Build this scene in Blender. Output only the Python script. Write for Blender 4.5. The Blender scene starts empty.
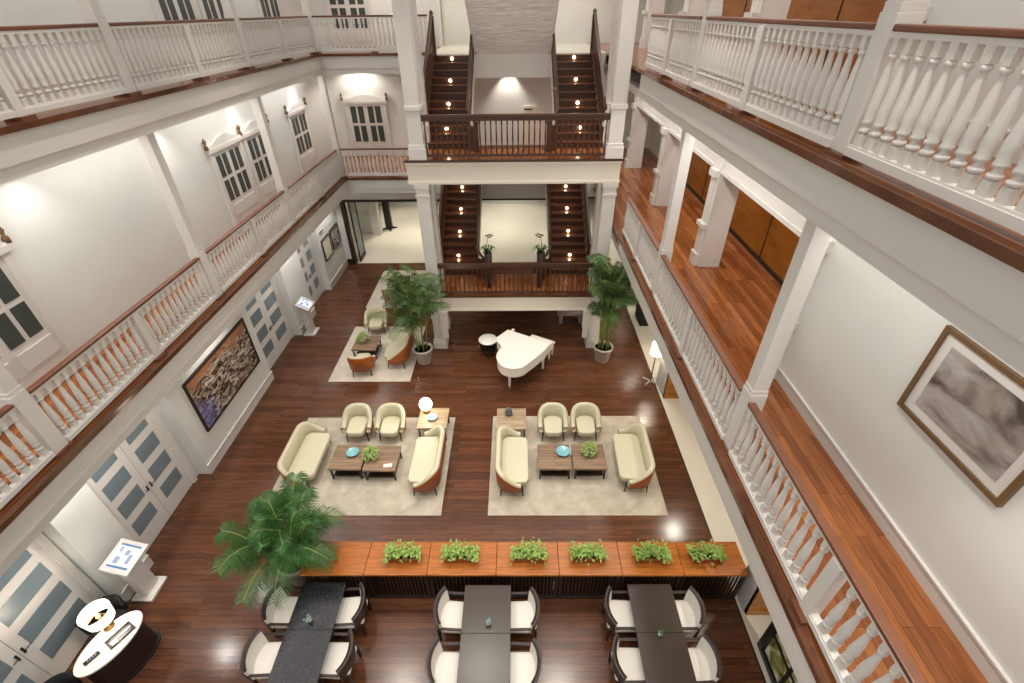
import bpy, math, random
from math import sin, cos, pi, radians as rad
from mathutils import Vector, Matrix
random.seed(7)
S = bpy.context.scene
COL = S.collection

# ------------------------------------------------------------------ camera
F_PX = 466.62; PITCH = 0.619938; YAW = -0.0128464; ROLL = 0.0116387
CAM_Z = 9.15
cp, sp, cy, sy, cr, sr = cos(PITCH), sin(PITCH), cos(YAW), sin(YAW), cos(ROLL), sin(ROLL)
fw = Vector((sy*cp, cy*cp, -sp)); rt = Vector((cy, -sy, 0)); dn = fw.cross(rt)
rt2 = cr*rt + sr*dn; dn2 = -sr*rt + cr*dn
cam = bpy.data.cameras.new('camera'); cam.sensor_width = 36; cam.lens = F_PX*36/1024
cam.clip_start = 0.05; cam.clip_end = 200
camo = bpy.data.objects.new('camera', cam); COL.objects.link(camo)
camo.matrix_world = Matrix(((rt2.x, -dn2.x, -fw.x, 0), (rt2.y, -dn2.y, -fw.y, 0), (rt2.z, -dn2.z, -fw.z, CAM_Z), (0, 0, 0, 1)))
S.camera = camo

# ------------------------------------------------------------------ world, lights, exposure
W = bpy.data.worlds.new('world'); S.world = W; W.use_nodes = True
bg = W.node_tree.nodes['Background']; bg.inputs[0].default_value = (1, .965, .93, 1); bg.inputs[1].default_value = .46
S.view_settings.view_transform = 'Standard'; S.view_settings.look = 'None'
S.view_settings.exposure = 0.55; S.view_settings.gamma = 1.0; S.view_settings.use_curve_mapping = False

def area(x, y, z, w, l, e, c=(1, .9, .78)):
    d = bpy.data.lights.new('ceiling_panel_light', 'AREA'); d.shape = 'RECTANGLE'; d.size = w; d.size_y = l
    d.energy = e; d.color = c
    o = bpy.data.objects.new('ceiling_panel_light', d); o.location = (x, y, z); COL.objects.link(o)
def spot(x, y, z, e, ang=75, c=(1, .92, .82), blend=.6, tx=0, ty=0, r=.05):
    d = bpy.data.lights.new('downlight', 'SPOT'); d.energy = e; d.spot_size = rad(ang); d.spot_blend = blend
    d.color = c; d.shadow_soft_size = r
    o = bpy.data.objects.new('downlight', d); o.location = (x, y, z); COL.objects.link(o)
    o.rotation_euler = Vector((tx, ty, -1)).to_track_quat('-Z', 'Y').to_euler()
def bulb(x, y, z, e, r=.1, c=(1, .85, .65)):
    d = bpy.data.lights.new('bulb', 'POINT'); d.energy = e; d.color = c; d.shadow_soft_size = r
    o = bpy.data.objects.new('bulb', d); o.location = (x, y, z); COL.objects.link(o)
for (x, y) in ((-4.6, 2.6), (-.6, 2.6), (2.2, 2.6), (-4.6, 7.2), (-1.4, 7.2), (1.6, 7.2), (-4.4, 11.4), (-.6, 11.2), (1.8, 10.8)):
    spot(x, y, 13.2, 540, 62, (1, .93, .84), .7, r=.16)
# gallery downlights (middle storey, left)
for y in (3.0, 7.2, 10.7, 14.0, 18.2): spot(-7.4, y, 7.48, 42, 95, (1, .97, .93), .9)
for z in (7.47, 11.47):  # unseen area strips added for even light, standing in for rows of downlights
    for k in range(5): area(-7.1, .8+4.1*k, z, .25, 3.6, 26, (1, .97, .94))
    for k in range(5): area(3.5, .8+4.1*k, z, .25, 3.6, 24 if k < 2 else 38, (1, .97, .92))
spot(-6.2, 20.7, 7.45, 90, 150); spot(-3.3, 20.7, 7.48, 130, 90)
# ground storey, left piers
for y in (2.8, 4.75, 9.0, 13.9, 17.4): spot(-7.0, y, 3.45, 60, 110, (1, .96, .92), tx=-.15)
for y in (6.2, 12.2, 15.6): spot(-6.8, y, 3.45, 40, 120, (1, .97, .94), tx=-.2)
# right galleries
for z in (7.4, 11.4):
    for y in (8.0, 12.5, 16.5): spot(5.2, y, z, 70, 130)
for x in (-.65, .5):
    spot(x, 13.2, 6.12, 40, 140, (1, .95, .9)); COL.objects[-1].rotation_euler = Vector((0, .45, 1)).to_track_quat('-Z', 'Y').to_euler()  # unseen upward spots added on the landing to brighten the soffit
spot(-4.5, 20.2, 11.4, 150, 120)
# ground storey, right aisle
for y in (2.6, 4.9, 8.0, 11.5, 14.5, 17.5): spot(4.6, y, 3.45, 85, 110, c=(1, .9, .74))
# lobby behind the stairs
for (x, y, e) in ((-5.0, 20.6, 55), (-5.6, 23.5, 70), (0, 20.6, 45), (0, 23.6, 60), (-.9, 25.4, 40), (4, 21.5, 60), (-2.6, 22, 35)):
    spot(x, y, 3.45, e*3.3, 95, c=(1, .93, .8))
# rear galleries behind the stairs
spot(-.3, 21.8, 7.3, 130, 85); spot(0, 19.5, 7.3, 60, 140); spot(-4, 19.5, 7.3, 20, 90)
for x in (-2.2, 2.2): spot(x, 20.2, 11.3, 110, 120, c=(1, .88, .7)); spot(x, 19, 7.3, 40, 100)
# under the galleries at the front and above the dining tables
for (x, y) in ((-5.6, 2.0), (-2.2, 1.6), (1.0, 1.6), (3.5, 2.0)): spot(x, y, 7.2, 85, 75)

# ------------------------------------------------------------------ materials
def lin(c): return tuple((v/12.92 if v <= .04045 else ((v+.055)/1.055)**2.4) for v in c)
def hx(h): return lin(tuple(int(h[i:i+2], 16)/255 for i in (0, 2, 4)))
MATS = {}
def newmat(name):
    m = bpy.data.materials.new(name); m.use_nodes = True; MATS[name] = m
    nt = m.node_tree; return m, nt, nt.nodes['Principled BSDF'], nt.nodes, nt.links
def plain(name, h, rough=.5, metal=0, var=.06, scale=6.0, bump=0, spec=.5, emit=0):
    m, nt, b, N, L = newmat(name); c = hx(h)
    b.inputs['Roughness'].default_value = rough; b.inputs['Metallic'].default_value = metal
    b.inputs['Specular IOR Level'].default_value = spec
    tc = N.new('ShaderNodeTexCoord'); nz = N.new('ShaderNodeTexNoise'); nz.inputs['Scale'].default_value = scale; nz.inputs['Detail'].default_value = 4
    L.new(tc.outputs['Object'], nz.inputs['Vector'])
    mx = N.new('ShaderNodeMix'); mx.data_type = 'RGBA'
    mx.inputs[6].default_value = tuple(v*(1-var) for v in c)+(1,); mx.inputs[7].default_value = tuple(min(1, v*(1+var)) for v in c)+(1,)
    L.new(nz.outputs['Fac'], mx.inputs[0]); L.new(mx.outputs[2], b.inputs['Base Color'])
    if bump:
        bp = N.new('ShaderNodeBump'); bp.inputs['Strength'].default_value = bump; bp.inputs['Distance'].default_value = .01
        n2 = N.new('ShaderNodeTexNoise'); n2.inputs['Scale'].default_value = 120; L.new(tc.outputs['Object'], n2.inputs['Vector'])
        L.new(n2.outputs['Fac'], bp.inputs['Height']); L.new(bp.outputs['Normal'], b.inputs['Normal'])
    if emit:
        b.inputs['Emission Color'].default_value = c+(1,); b.inputs['Emission Strength'].default_value = emit
    return m
def planks(name, h1, h2, hm, rough, along='Y', w=.12, l=1.4, coat=0):
    m, nt, b, N, L = newmat(name)
    tc = N.new('ShaderNodeTexCoord'); mp = N.new('ShaderNodeMapping'); L.new(tc.outputs['Object'], mp.inputs['Vector'])
    if along == 'Y': mp.inputs['Rotation'].default_value = (0, 0, pi/2)
    br = N.new('ShaderNodeTexBrick'); br.offset = .37; br.offset_frequency = 2
    L.new(mp.outputs['Vector'], br.inputs['Vector'])
    br.inputs['Scale'].default_value = 1; br.inputs['Brick Width'].default_value = l; br.inputs['Row Height'].default_value = w
    br.inputs['Mortar Size'].default_value = .0025; br.inputs['Bias'].default_value = -.1
    br.inputs['Color1'].default_value = hx(h1)+(1,); br.inputs['Color2'].default_value = hx(h2)+(1,); br.inputs['Mortar'].default_value = hx(hm)+(1,)
    mp2 = N.new('ShaderNodeMapping'); L.new(mp.outputs['Vector'], mp2.inputs['Vector']); mp2.inputs['Scale'].default_value = (1.2, 14, 1)
    nz = N.new('ShaderNodeTexNoise'); nz.inputs['Scale'].default_value = 2.2; nz.inputs['Detail'].default_value = 6; L.new(mp2.outputs['Vector'], nz.inputs['Vector'])
    rm = N.new('ShaderNodeMapRange'); rm.inputs[1].default_value = .3; rm.inputs[2].default_value = .7; rm.inputs[3].default_value = .72; rm.inputs[4].default_value = 1.28
    L.new(nz.outputs['Fac'], rm.inputs[0])
    mx = N.new('ShaderNodeMix'); mx.data_type = 'RGBA'; mx.blend_type = 'MULTIPLY'; mx.inputs[0].default_value = 1
    L.new(br.outputs['Color'], mx.inputs[6]); L.new(rm.outputs[0], mx.inputs[7]); L.new(mx.outputs[2], b.inputs['Base Color'])
    b.inputs['Roughness'].default_value = rough
    if coat: b.inputs['Coat Weight'].default_value = coat; b.inputs['Coat Roughness'].default_value = .12
    return m
def ramp_mat(name, stops, scale=(1, 1, 1), nscale=3, detail=8, dist=1.5, rough=.6, rot=(0, 0, 0), wave=False):
    m, nt, b, N, L = newmat(name)
    tc = N.new('ShaderNodeTexCoord'); mp = N.new('ShaderNodeMapping'); L.new(tc.outputs['Object'], mp.inputs['Vector'])
    mp.inputs['Scale'].default_value = scale; mp.inputs['Rotation'].default_value = rot
    nz = N.new('ShaderNodeTexNoise'); nz.inputs['Scale'].default_value = nscale; nz.inputs['Detail'].default_value = detail; nz.inputs['Distortion'].default_value = dist
    L.new(mp.outputs['Vector'], nz.inputs['Vector'])
    r = N.new('ShaderNodeValToRGB'); e = r.color_ramp.elements
    while len(e) < len(stops): e.new(.5)
    for k, (p, h) in enumerate(stops): e[k].position = p; e[k].color = hx(h)+(1,)
    L.new(nz.outputs['Fac'], r.inputs['Fac']); L.new(r.outputs['Color'], b.inputs['Base Color']); b.inputs['Roughness'].default_value = rough
    return m
white = plain('white_paint', 'DCD8D2', .45, var=.02)
wallm = plain('wall_plaster', 'DEDFDA', .7, var=.03, scale=2)
cream = plain('cream_paint', 'E6DDCE', .5, var=.02)
ground = planks('mahogany_floor', '533220', '6B422B', '2A170E', .2, 'X', .11, 1.5)
ledge = planks('gallery_floor', '7C4626', 'AC6C3E', '4A2812', .16, 'Y', .13, 1.6)
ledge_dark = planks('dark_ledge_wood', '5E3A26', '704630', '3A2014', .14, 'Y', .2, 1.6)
handrail = plain('handrail_wood', '704530', .3, var=.25, scale=9)
dark_wood = plain('dark_stair_wood', '4E2F20', .3, var=.3, scale=8)
step_wood = plain('tread_wood', '6A422E', .2, var=.3, scale=7)
orange_wood = ramp_mat('orange_wood_panel', [(.3, '96560F'), (.7, 'B87822')], (1, 1, 3), 1.6, 5, .6, .3)
frame_wood = plain('brown_frame_wood', '6E5232', .45, var=.2)
marble = plain('cream_marble', 'E6DFD0', .2, var=.05, scale=1.2)
greymarble = ramp_mat('grey_marble', [(.35, '8A7F7C'), (.6, 'B5A8A4')], (1, 1, 1), 3, 6, 2, .25)
pane = plain('frosted_pane', '76858C', .28, var=.12, scale=3)
dpane = plain('louvred_pane', '3F4642', .4, var=.2, scale=10)
black = plain('black_metal', '1E1B19', .4)
blackfab = plain('black_fabric', '181617', .8)
brass = plain('brass', 'A8824A', .35, metal=.8)
soffitm = planks('grey_soffit_boards', 'E0DBD5', 'E6E2DC', 'C4BEB7', .6, 'X', .16, 4)
greyp = plain('grey_painted_board', 'D6D1CA', .6, var=.02)
# furniture
creamfab = plain('cream_leather', 'CEC7AA', .5, var=.04, bump=.05)
orangefab = plain('tan_leather', 'A9571C', .4, var=.1)
whitefab = plain('white_upholstery', 'E9E4DA', .8, var=.03, bump=.1)
table_brown = planks('weathered_table_wood', '7C634E', '96795E', '4A382A', .45, 'X', .09, .9)
parquet = planks('light_parquet_top', 'A08A6C', 'B7A284', '7C654A', .4, 'X', .1, .5)
rugm = ramp_mat('woven_rug', [(.3, 'A99D8B'), (.5, 'B8AD9B'), (.7, 'C6BCAC')], (1, 1, 1), 3.2, 9, .6, .9)
rugp = ramp_mat('pale_rug', [(.3, 'C6BAA8'), (.7, 'DAD0C2')], (1, 1, 1), 4, 9, .6, .9)
piano_white = plain('white_lacquer', 'F2EDE2', .15, var=.01)
dining_top = plain('dark_brown_table', '3F352E', .26, var=.1)
black_top = ramp_mat('black_embossed_top', [(.42, '131316'), (.6, '292A2E')], (1, 1, 1), 16, 5, 3, .25)
espresso = plain('espresso_wood', '2A1A13', .45, var=.15)
console_wood = planks('orange_console_wood', 'A86022', 'B56C2A', '6A2E0E', .3, 'X', .3, 1.5)
planter_wood = plain('planter_wood', '8A4A22', .5, var=.2)
potm = plain('pale_clay_pot', 'C4BAAE', .6, var=.05)
soil = plain('soil', '2B2018', .95)
palm = plain('palm_leaf', '345F26', .5, var=.45, scale=5)
palm2 = plain('kentia_leaf', '45632F', .5, var=.45, scale=4)
stemm = plain('palm_stem', '8A9A4C', .55, var=.2)
light_leaf = plain('light_green_leaf', '93AE58', .5, var=.6, scale=18)
succ = plain('bluegreen_succulent', '7E9A92', .6, var=.2, scale=30)
blueglaze = plain('blue_glaze', '7FB6BE', .15, var=.1)
glow = plain('lamp_glow', 'FFF3DC', .5, emit=6)
shade = plain('white_lamp_shade', 'FFF8EE', .6, emit=1.6)
stepglow = plain('step_light_glow', 'FFE2B8', .5, emit=9)
screen = plain('lit_screen', 'DCE6EE', .3, emit=.45)
screenblue = plain('screen_blue', '4F7596', .3, emit=.2)
screenmark = plain('screen_grey_mark', '8E9AB4', .3, emit=.2)
garden = ramp_mat('garden_behind_glass', [(.35, '4E5A2A'), (.5, 'A9A15C'), (.62, 'E8E6D0')], (1, 1, 1), 4, 6, 1, .2)
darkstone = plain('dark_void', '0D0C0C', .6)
paint_l = None

# ------------------------------------------------------------------ mesh builder
class MB:
    def __init__(s): s.v = []; s.f = []; s.sm = []
    def add(s, vs, fs, M=None, smooth=False):
        b = len(s.v)
        s.v += [tuple(M @ Vector(v)) if M else tuple(v) for v in vs]
        s.f += [tuple(i+b for i in f) for f in fs]; s.sm += [smooth]*len(fs); return s
    def box(s, x0, x1, y0, y1, z0, z1, M=None, t=0):
        vs = [(x0, y0, z0), (x1, y0, z0), (x1, y1, z0), (x0, y1, z0), (x0+t, y0+t, z1), (x1-t, y0+t, z1), (x1-t, y1-t, z1), (x0+t, y1-t, z1)]
        return s.add(vs, [(0, 3, 2, 1), (4, 5, 6, 7), (0, 1, 5, 4), (1, 2, 6, 5), (2, 3, 7, 6), (3, 0, 4, 7)], M)
    def lathe(s, prof, n=20, c=(0, 0), M=None, a0=0):
        vs = []; fs = []
        for r, z in prof:
            for k in range(n): a = a0+2*pi*k/n; vs.append((c[0]+r*cos(a), c[1]+r*sin(a), z))
        for j in range(len(prof)-1):
            for k in range(n): k2 = (k+1) % n; fs.append((j*n+k, j*n+k2, (j+1)*n+k2, (j+1)*n+k))
        fs.append(tuple(range(n-1, -1, -1))); fs.append(tuple((len(prof)-1)*n+k for k in range(n)))
        return s.add(vs, fs, M, n > 8)
    def prism(s, pts, z0, z1, M=None):
        n = len(pts); vs = [(x, y, z0) for x, y in pts]+[(x, y, z1) for x, y in pts]
        fs = [tuple(range(n-1, -1, -1)), tuple(range(n, 2*n))]+[(k, (k+1) % n, n+(k+1) % n, n+k) for k in range(n)]
        return s.add(vs, fs, M)
    def tube(s, pts, r, n=8):
        pts = [Vector(p) for p in pts]; vs = []; fs = []
        rs = r if isinstance(r, (list, tuple)) else [r]*len(pts)
        for i, p in enumerate(pts):
            t = (pts[min(i+1, len(pts)-1)]-pts[max(i-1, 0)]).normalized()
            u = t.cross(Vector((0, 0, 1)) if abs(t.z) < .95 else Vector((1, 0, 0))).normalized(); w = t.cross(u)
            for k in range(n): a = 2*pi*k/n; vs.append(p+rs[i]*(cos(a)*u+sin(a)*w))
        for j in range(len(pts)-1):
            for k in range(n): k2 = (k+1) % n; fs.append((j*n+k, j*n+k2, (j+1)*n+k2, (j+1)*n+k))
        fs.append(tuple(range(n-1, -1, -1))); fs.append(tuple((len(pts)-1)*n+k for k in range(n)))
        return s.add(vs, fs, None, True)
    def build(s, name, mat, parent=None, loc=None, rz=0, bevel=0):
        me = bpy.data.meshes.new(name); me.from_pydata(s.v, [], s.f); me.update()
        for p, sm in zip(me.polygons, s.sm): p.use_smooth = sm
        me.materials.append(mat)
        o = bpy.data.objects.new(name, me); COL.objects.link(o)
        if loc: o.location = loc
        o.rotation_euler.z = rz
        if parent: o.parent = parent
        if bevel:
            md = o.modifiers.new('bevel', 'BEVEL'); md.width = bevel; md.segments = 2; md.limit_method = 'ANGLE'
        return o
def B(*a, **k): return MB().box(*a, **k)
def tag(o, label, cat, group=None):
    o['label'] = label; o['category'] = cat
    if group: o['group'] = group
    return o
def thing(name, label, cat, loc=(0, 0, 0), rz=0, group=None):
    o = bpy.data.objects.new(name, None); o.empty_display_size = .1; COL.objects.link(o)
    o.location = loc; o.rotation_euler.z = rz; return tag(o, label, cat, group)
def struct(o): o['kind'] = 'structure'; return o
def dup(root, loc, rz, label, group=None):
    r = root.copy(); COL.objects.link(r); r.location = loc; r.rotation_euler.z = rz; r['label'] = label
    if group: r['group'] = group
    for ch in list(root.children):
        c = ch.copy(); COL.objects.link(c); c.parent = r
        for g in list(ch.children):
            d = g.copy(); COL.objects.link(d); d.parent = c
    return r
NT = [0]
def trim(mb, mat=white, **k):
    NT[0] += 1; return struct(mb.build('trim_%d' % NT[0], mat, **k))

# ------------------------------------------------------------------ room shell
G2, G3 = 4.0, 8.0
struct(B(-8.1, 4.1, -3, 18.85, -.1, 0).build('floor', ground))
struct(B(4.1, 7.5, -3, 26.6, -.1, 0).build('floor_aisle', marble))
struct(B(-8.1, 4.1, 18.85, 26.6, -.1, .0).build('floor_lobby', marble))
trim(B(4.085, 4.115, -3, 18.8, 0, .012), espresso)
XR, XL = 2.83, -6.40       # gallery edges over the atrium
for z, nm in ((G2, 'middle'), (G3, 'upper')):
    top = z
    struct(B(XR, 7.5, -3, 26.6, z-.07, z).build('floor_%s_right' % nm, ledge))
    struct(B(-8.1, XL, -3, 21.1, z-.07, z).build('floor_%s_left' % nm, ledge))
    yr = 17.85
    struct(B(XL, -2.75, yr, 21.1, z-.07, z).build('floor_%s_rear_left' % nm, ledge))
    struct(B(-2.75, XR, 17.05 if z > 5 else 17.3, 26.6, z-.07, z).build('floor_%s_rear' % nm, ledge if z == G2 else marble))
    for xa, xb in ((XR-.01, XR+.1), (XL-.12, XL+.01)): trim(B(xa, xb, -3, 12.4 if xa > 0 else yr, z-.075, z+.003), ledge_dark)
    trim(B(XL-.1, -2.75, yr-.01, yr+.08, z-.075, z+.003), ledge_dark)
    # fascias and stepped beams
    trim(B(XR+.05, XR+.4, -3, 12.3, z-.43, z-.07)); trim(B(XL-.4, XL-.05, -3, yr, z-.43, z-.07))
    trim(B(XL-.4, -2.75, yr+.05, yr+.4, z-.43, z-.07))
    trim(B(XR+.09, XR+.36, -3, 17.8, z-.6, z-.43)); trim(B(XL-.36, XL-.09, -3, yr+.3, z-.6, z-.43)); trim(B(XL-.3, -2.75, yr+.09, yr+.36, z-.6, z-.43))
    # ceilings under the galleries
    struct(B(XR+.3, 7.5, -3, 26.6, z-.5, z-.43).build('ceiling_%s_right' % nm, wallm))
    struct(B(-8.1, XL-.3, -3, 21.1, z-.5, z-.43).build('ceiling_%s_left' % nm, wallm))
    struct(B(XL-.3, -2.75, yr+.3, 21.1, z-.5, z-.43).build('ceiling_%s_rear_left' % nm, wallm))
struct(B(XR+.3, 7.5, -3, 26.6, 11.5, 11.6).build('ceiling_top_right', wallm))
struct(B(-8.1, XL-.3, -3, 21.1, 11.5, 11.6).build('ceiling_top_left', wallm))
# outer walls
struct(B(-8.1, -7.8, -3, 21.3, 3.4, 11.6).build('wall_left', wallm))
struct(B(-8.1, -2.75, 21.1, 21.3, 3.5, 11.6).build('wall_rear_left', wallm))
struct(B(-2.75, 7.5, 22.1, 22.3, 3.5, 11.6).build('wall_rear', wallm))
struct(B(-2.85, -2.75, 20.6, 22.3, 3.5, 11.6).build('wall_rear_return', wallm))
struct(B(-8.1, 7.5, 26.5, 26.7, 0, 3.6).build('wall_lobby', wallm))
struct(B(-8.1, -7.9, 18.8, 26.6, 0, 3.5).build('wall_lobby_left', wallm))
struct(B(7.4, 7.6, -3, 26.6, 0, 3.6).build('wall_aisle', wallm))
struct(B(-2.75, 2.83, 17.3, 26.6, G2-.5, G2-.07).build('ceiling_lobby', wallm))
struct(B(-2.75, 2.83, 17.06, 26.6, G3-.65, G3-.07).build('ceiling_middle_rear', wallm))
for z, q in ((G2, .25), (G3, 0)): trim(B(-1.3, 1.12, 17.0+q, 17.06+q, z-.65, z-.01), greyp)
trim(B(-1.3, 1.12, 17.24, 17.31, G2-.68, G2-.62), espresso)
struct(B(-8.1, 2.83, 21.1, 26.6, G2-.5, G2-.3).build('ceiling_lobby_rear', wallm))
# ground storey left: solid piers with door bays set back between them
struct(B(-8.1, -7.76, -3, 18.8, 0, 3.5).build('wall_ground_left', wallm))
piers = ((4.33, 5.1), (7.33, 10.95), (13.25, 14.65), (16.45, 18.75))
for a, b in piers:
    trim(B(-7.76, -7.46, a, b, 0, 3.5), wallm)
    trim(B(-7.46, -7.435, a+.01, b-.01, 0, .26), white); trim(B(-7.46, -7.42, a, b, .26, .285), white)
for a, b in ((1.0, 4.33), (5.1, 7.33), (10.95, 13.25), (14.65, 16.45)):
    trim(B(-7.76, -7.5, a, b, 2.72, 3.5), wallm)
# rear opening on the ground storey
trim(B(-7.76, -2.75, 18.7, 18.95, 2.88, 3.5), white); trim(B(-7.2, -2.75, 18.68, 18.97, 2.8, 2.9), espresso)
trim(B(-2.75, 4.1, 18.7, 18.95, 2.95, 3.5), white); trim(B(-2.75, 4.1, 18.68, 18.97, 2.86, 2.95), espresso)
trim(B(-7.76, -7.15, 18.75, 18.95, 0, 2.88), wallm); trim(B(-7.2, -7.08, 18.68, 18.97, 0, 2.9), espresso); trim(B(-7.46, -7.2, 18.72, 18.75, 0, .26), espresso)
trim(B(-7.9, -6.9, 22.2, 22.6, 0, 3.5), wallm); trim(B(-7.15, -6.75, 22.0, 22.4, 0, 3.5), white)
# right walls on both galleries
nW = 0
for z in (G2, G3):
    nW += 1
    struct(B(4.4, 4.85, -3, 6.3, z, z+3.5).build('wall_right_%s' % ('middle', 'upper')[nW-1], wallm))
    struct(B(4.375, 4.4, -3, 6.28, z, z+.2).build('baseboard_right_%s' % ('middle', 'upper')[nW-1], white)); trim(B(4.36, 4.4, -3, 6.28, z+.2, z+.225))
    # half pilaster at the wall end
    trim(MB().box(4.22, 4.4, 6.1, 6.36, z, z+.32).box(4.26, 4.4, 6.12, 6.34, z+.32, z+1.0).box(4.2, 4.4, 6.08, 6.38, z+1.0, z+1.12).box(4.3, 4.4, 6.14, 6.34, z+1.12, z+2.3).box(4.2, 4.4, 6.08, 6.38, z+2.3, z+2.48))
    # big square piers with a moulded face towards the atrium
    for y in (10.3, 14.6, 18.9):
        trim(MB().box(4.4, 4.9, y, y+.45, z, z+3.5).box(4.3, 4.4, y+.06, y+.39, z, z+.3).box(4.34, 4.4, y+.1, y+.35, z+.3, z+.95)
             .box(4.28, 4.4, y+.04, y+.41, z+.95, z+1.05).box(4.36, 4.4, y+.12, y+.33, z+1.05, z+2.1).box(4.3, 4.4, y+.05, y+.4, z+2.1, z+2.25).box(4.26, 4.4, y+.02, y+.43, z+2.7, z+2.85))
    trim(B(4.45, 4.8, 6.3, 18.9, z+2.2, z+3.5), white); trim(B(4.42, 4.45, 6.34, 18.9, z+2.2, z+2.28), white); trim(B(4.42, 4.45, 6.34, 18.9, z+2.75, z+2.8), white)
    struct(B(6.0, 6.15, 6.3, 19.6, z, z+3.5).build('wall_panelled_%s' % ('middle', 'upper')[nW-1], orange_wood))
    for y in (8.4, 10.6, 12.8, 15, 17.2): trim(B(5.985, 6.0, y, y+.02, z+.1, z+3.4), espresso)
    struct(B(4.85, 6.15, 6.1, 6.3, z, z+3.5).build('wall_cross_%s' % ('middle', 'upper')[nW-1], orange_wood))
    trim(B(5.97, 6.0, 6.3, 19.6, z, z+.1), espresso)
    struct(B(5.95, 6.15, 19.6, 22.1, z, z+3.5).build('wall_right_rear_%s' % ('middle', 'upper')[nW-1], wallm))
    trim(B(5.92, 5.95, 19.6, 22.1, z, z+.22), white)
# ground storey right: piers with panelled near faces
for y0, y1 in ((10.05, 10.75), (4.18, 4.55)):
    trim(B(4.17, 6.0, y0, y1, 0, 3.5), white)
    trim(MB().box(4.2, 5.9, y0-.05, y0, .06, 2.2).box(4.2, 4.32, y0-.07, y0, 0, 2.3).box(5.8, 5.92, y0-.07, y0, 0, 2.3).box(4.2, 5.92, y0-.07, y0, 2.2, 2.35).box(4.2, 5.92, y0-.08, y0, 0, .16), orange_wood)
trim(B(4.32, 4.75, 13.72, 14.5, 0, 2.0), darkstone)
struct(B(4.75, 4.9, 10.75, 18.8, 0, 3.5).build('wall_aisle_inner', wallm))
struct(B(5.95, 6.05, 4.55, 10.05, 0, 3.5).build('wall_aisle_middle', wallm))

# ------------------------------------------------------------------ columns along the galleries
def column(x, y, z0, z1):
    m = MB(); h = .098
    m.box(x-.112, x+.112, y-.112, y+.112, z0+.04, z0+1.1).box(x-.105, x+.105, y-.105, y+.105, z0+1.1, z0+1.17)
    m.box(x-h, x+h, y-h, y+h, z0+1.17, z1)
    trim(m, white, bevel=.006); trim(B(x-.15, x+.15, y-.15, y+.15, z0, z0+.04), handrail)
RXR, RXL = 3.0, -6.6
for z in (G2, G3):
    zt = z+3.42
    for y in (.1, 4.55, 8.95): column(RXR+.09, y+.02, z, zt)
    for y in (.1, 4.55, 8.95, 13.3): column(RXL-.07, y, z, zt)
    column(RXL, 18.03, z, zt)
# portal columns at the stair landings, running from the ground to the top
def portal(xa, xb, y, zs):
    for z0, z1 in zs:
        m = MB(); cx = (xa+xb)/2; w = (xb-xa)/2
        m.box(xa-.05, xb+.05, y-.05, y+2*w+.05, z0, z0+.28).box(xa-.03, xb+.03, y-.03, y+2*w+.03, z0+.28, z0+.36)
        m.box(xa, xb, y, y+2*w, z0+.36, z1-.35).box(xa-.03, xb+.03, y-.03, y+2*w+.03, z0+1.15, z0+1.25)
        m.box(xa-.02, xb+.02, y-.02, y+2*w+.02, z1-.35, z1-.28).box(xa-.03, xb+.03, y-.03, y+2*w+.03, z1-.12, z1).box(xa, xb, y, y+2*w, z1-.28, z1-.12)
        trim(m, white, bevel=.006)
Z2 = ((0, 5.38), (6.0, 10.1))
for xa, xb in ((-2.69, -2.34), (2.32, 2.67)):
    portal(xa, xb, 12.47, Z2)
    s_ = .0
    portal(xa+.05, xb-.05, 13.62, ((0, 5.38), (5.38, 10.1)))
for x in (-2.3, 2.2): trim(B(x-.12, x+.12, 12.36, 12.48, .85, 1.45).box(x-.09, x+.09, 12.38, 12.48, .45, .85), white)

# ------------------------------------------------------------------ stairs
def landing(zf, xa, xb, y0, y1, zb, names):
    t = thing('landing', names[0], 'landing', ((xa+xb)/2, y0, zf))
    ox, oy = (xa+xb)/2, y0
    B(xa-ox, xb-ox, .05, y1-oy, -.06, 0).build('deck', ledge, t); B(xa-ox-.02, xb-ox+.02, -.02, .05, -.05, .005).build('nosing', dark_wood, t)
    B(xa-ox+.02, xb-ox-.02, .04, .2, zb-zf, -.06).box(xa-ox, xb-ox, .0, .06, -.12, -.06).box(xa-ox, xb-ox, .02, .06, zb-zf, zb-zf+.07).build('fascia', cream, t)
    B(xa-ox+.02, xb-ox-.02, .2, y1-oy, -.3, -.06).build('underside', cream, t)
landing(2.0, -2.34, 2.32, 12.42, 13.8, 1.45, ['brown boarded lower stair landing with cream front above the piano'])
landing(6.0, -2.86, 2.72, 12.42, 13.57, 5.38, ['brown boarded upper stair landing with deep cream front between white columns'])
def bal_sq(m, x, y, z0, z1, r=.02):
    m.box(x-r, x+r, y-r, y+r, z0, z1)
    return m
def dark_rail(zf, xa, xb, y, label):
    t = thing('balustrade', label, 'railing', ((xa+xb)/2, y, zf)); w = (xb-xa)/2
    B(-w, w, -.045, .045, .98, 1.05).box(-w, w, -.03, .03, .9, .98).build('handrail', dark_wood, t, bevel=.01)
    B(-w, w, -.03, .03, .06, .12).build('bottom_rail', dark_wood, t)
    n = int(2*w/.135); p = None
    for k in range(n):
        x = -w+(k+.5)*2*w/n
        if p is None:
            p = MB().lathe([(.022, .0), (.022, .2), (.014, .22), (.022, .36), (.014, .7), (.02, .72), (.02, .8)], 8).build('baluster', dark_wood, t)
        else:
            c = p.copy(); COL.objects.link(c); p2 = c
        q = p if k == 0 else c
        q.location = (x, 0, .11)
dark_rail(2.0, -2.33, 2.3, 12.5, 'dark brown slatted railing on the lower stair landing, behind the piano')
dark_rail(6.0, -2.34, 2.31, 12.52, 'dark brown slatted railing on the upper stair landing between white columns')
RUN, RISE = .28, 2/12
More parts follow.
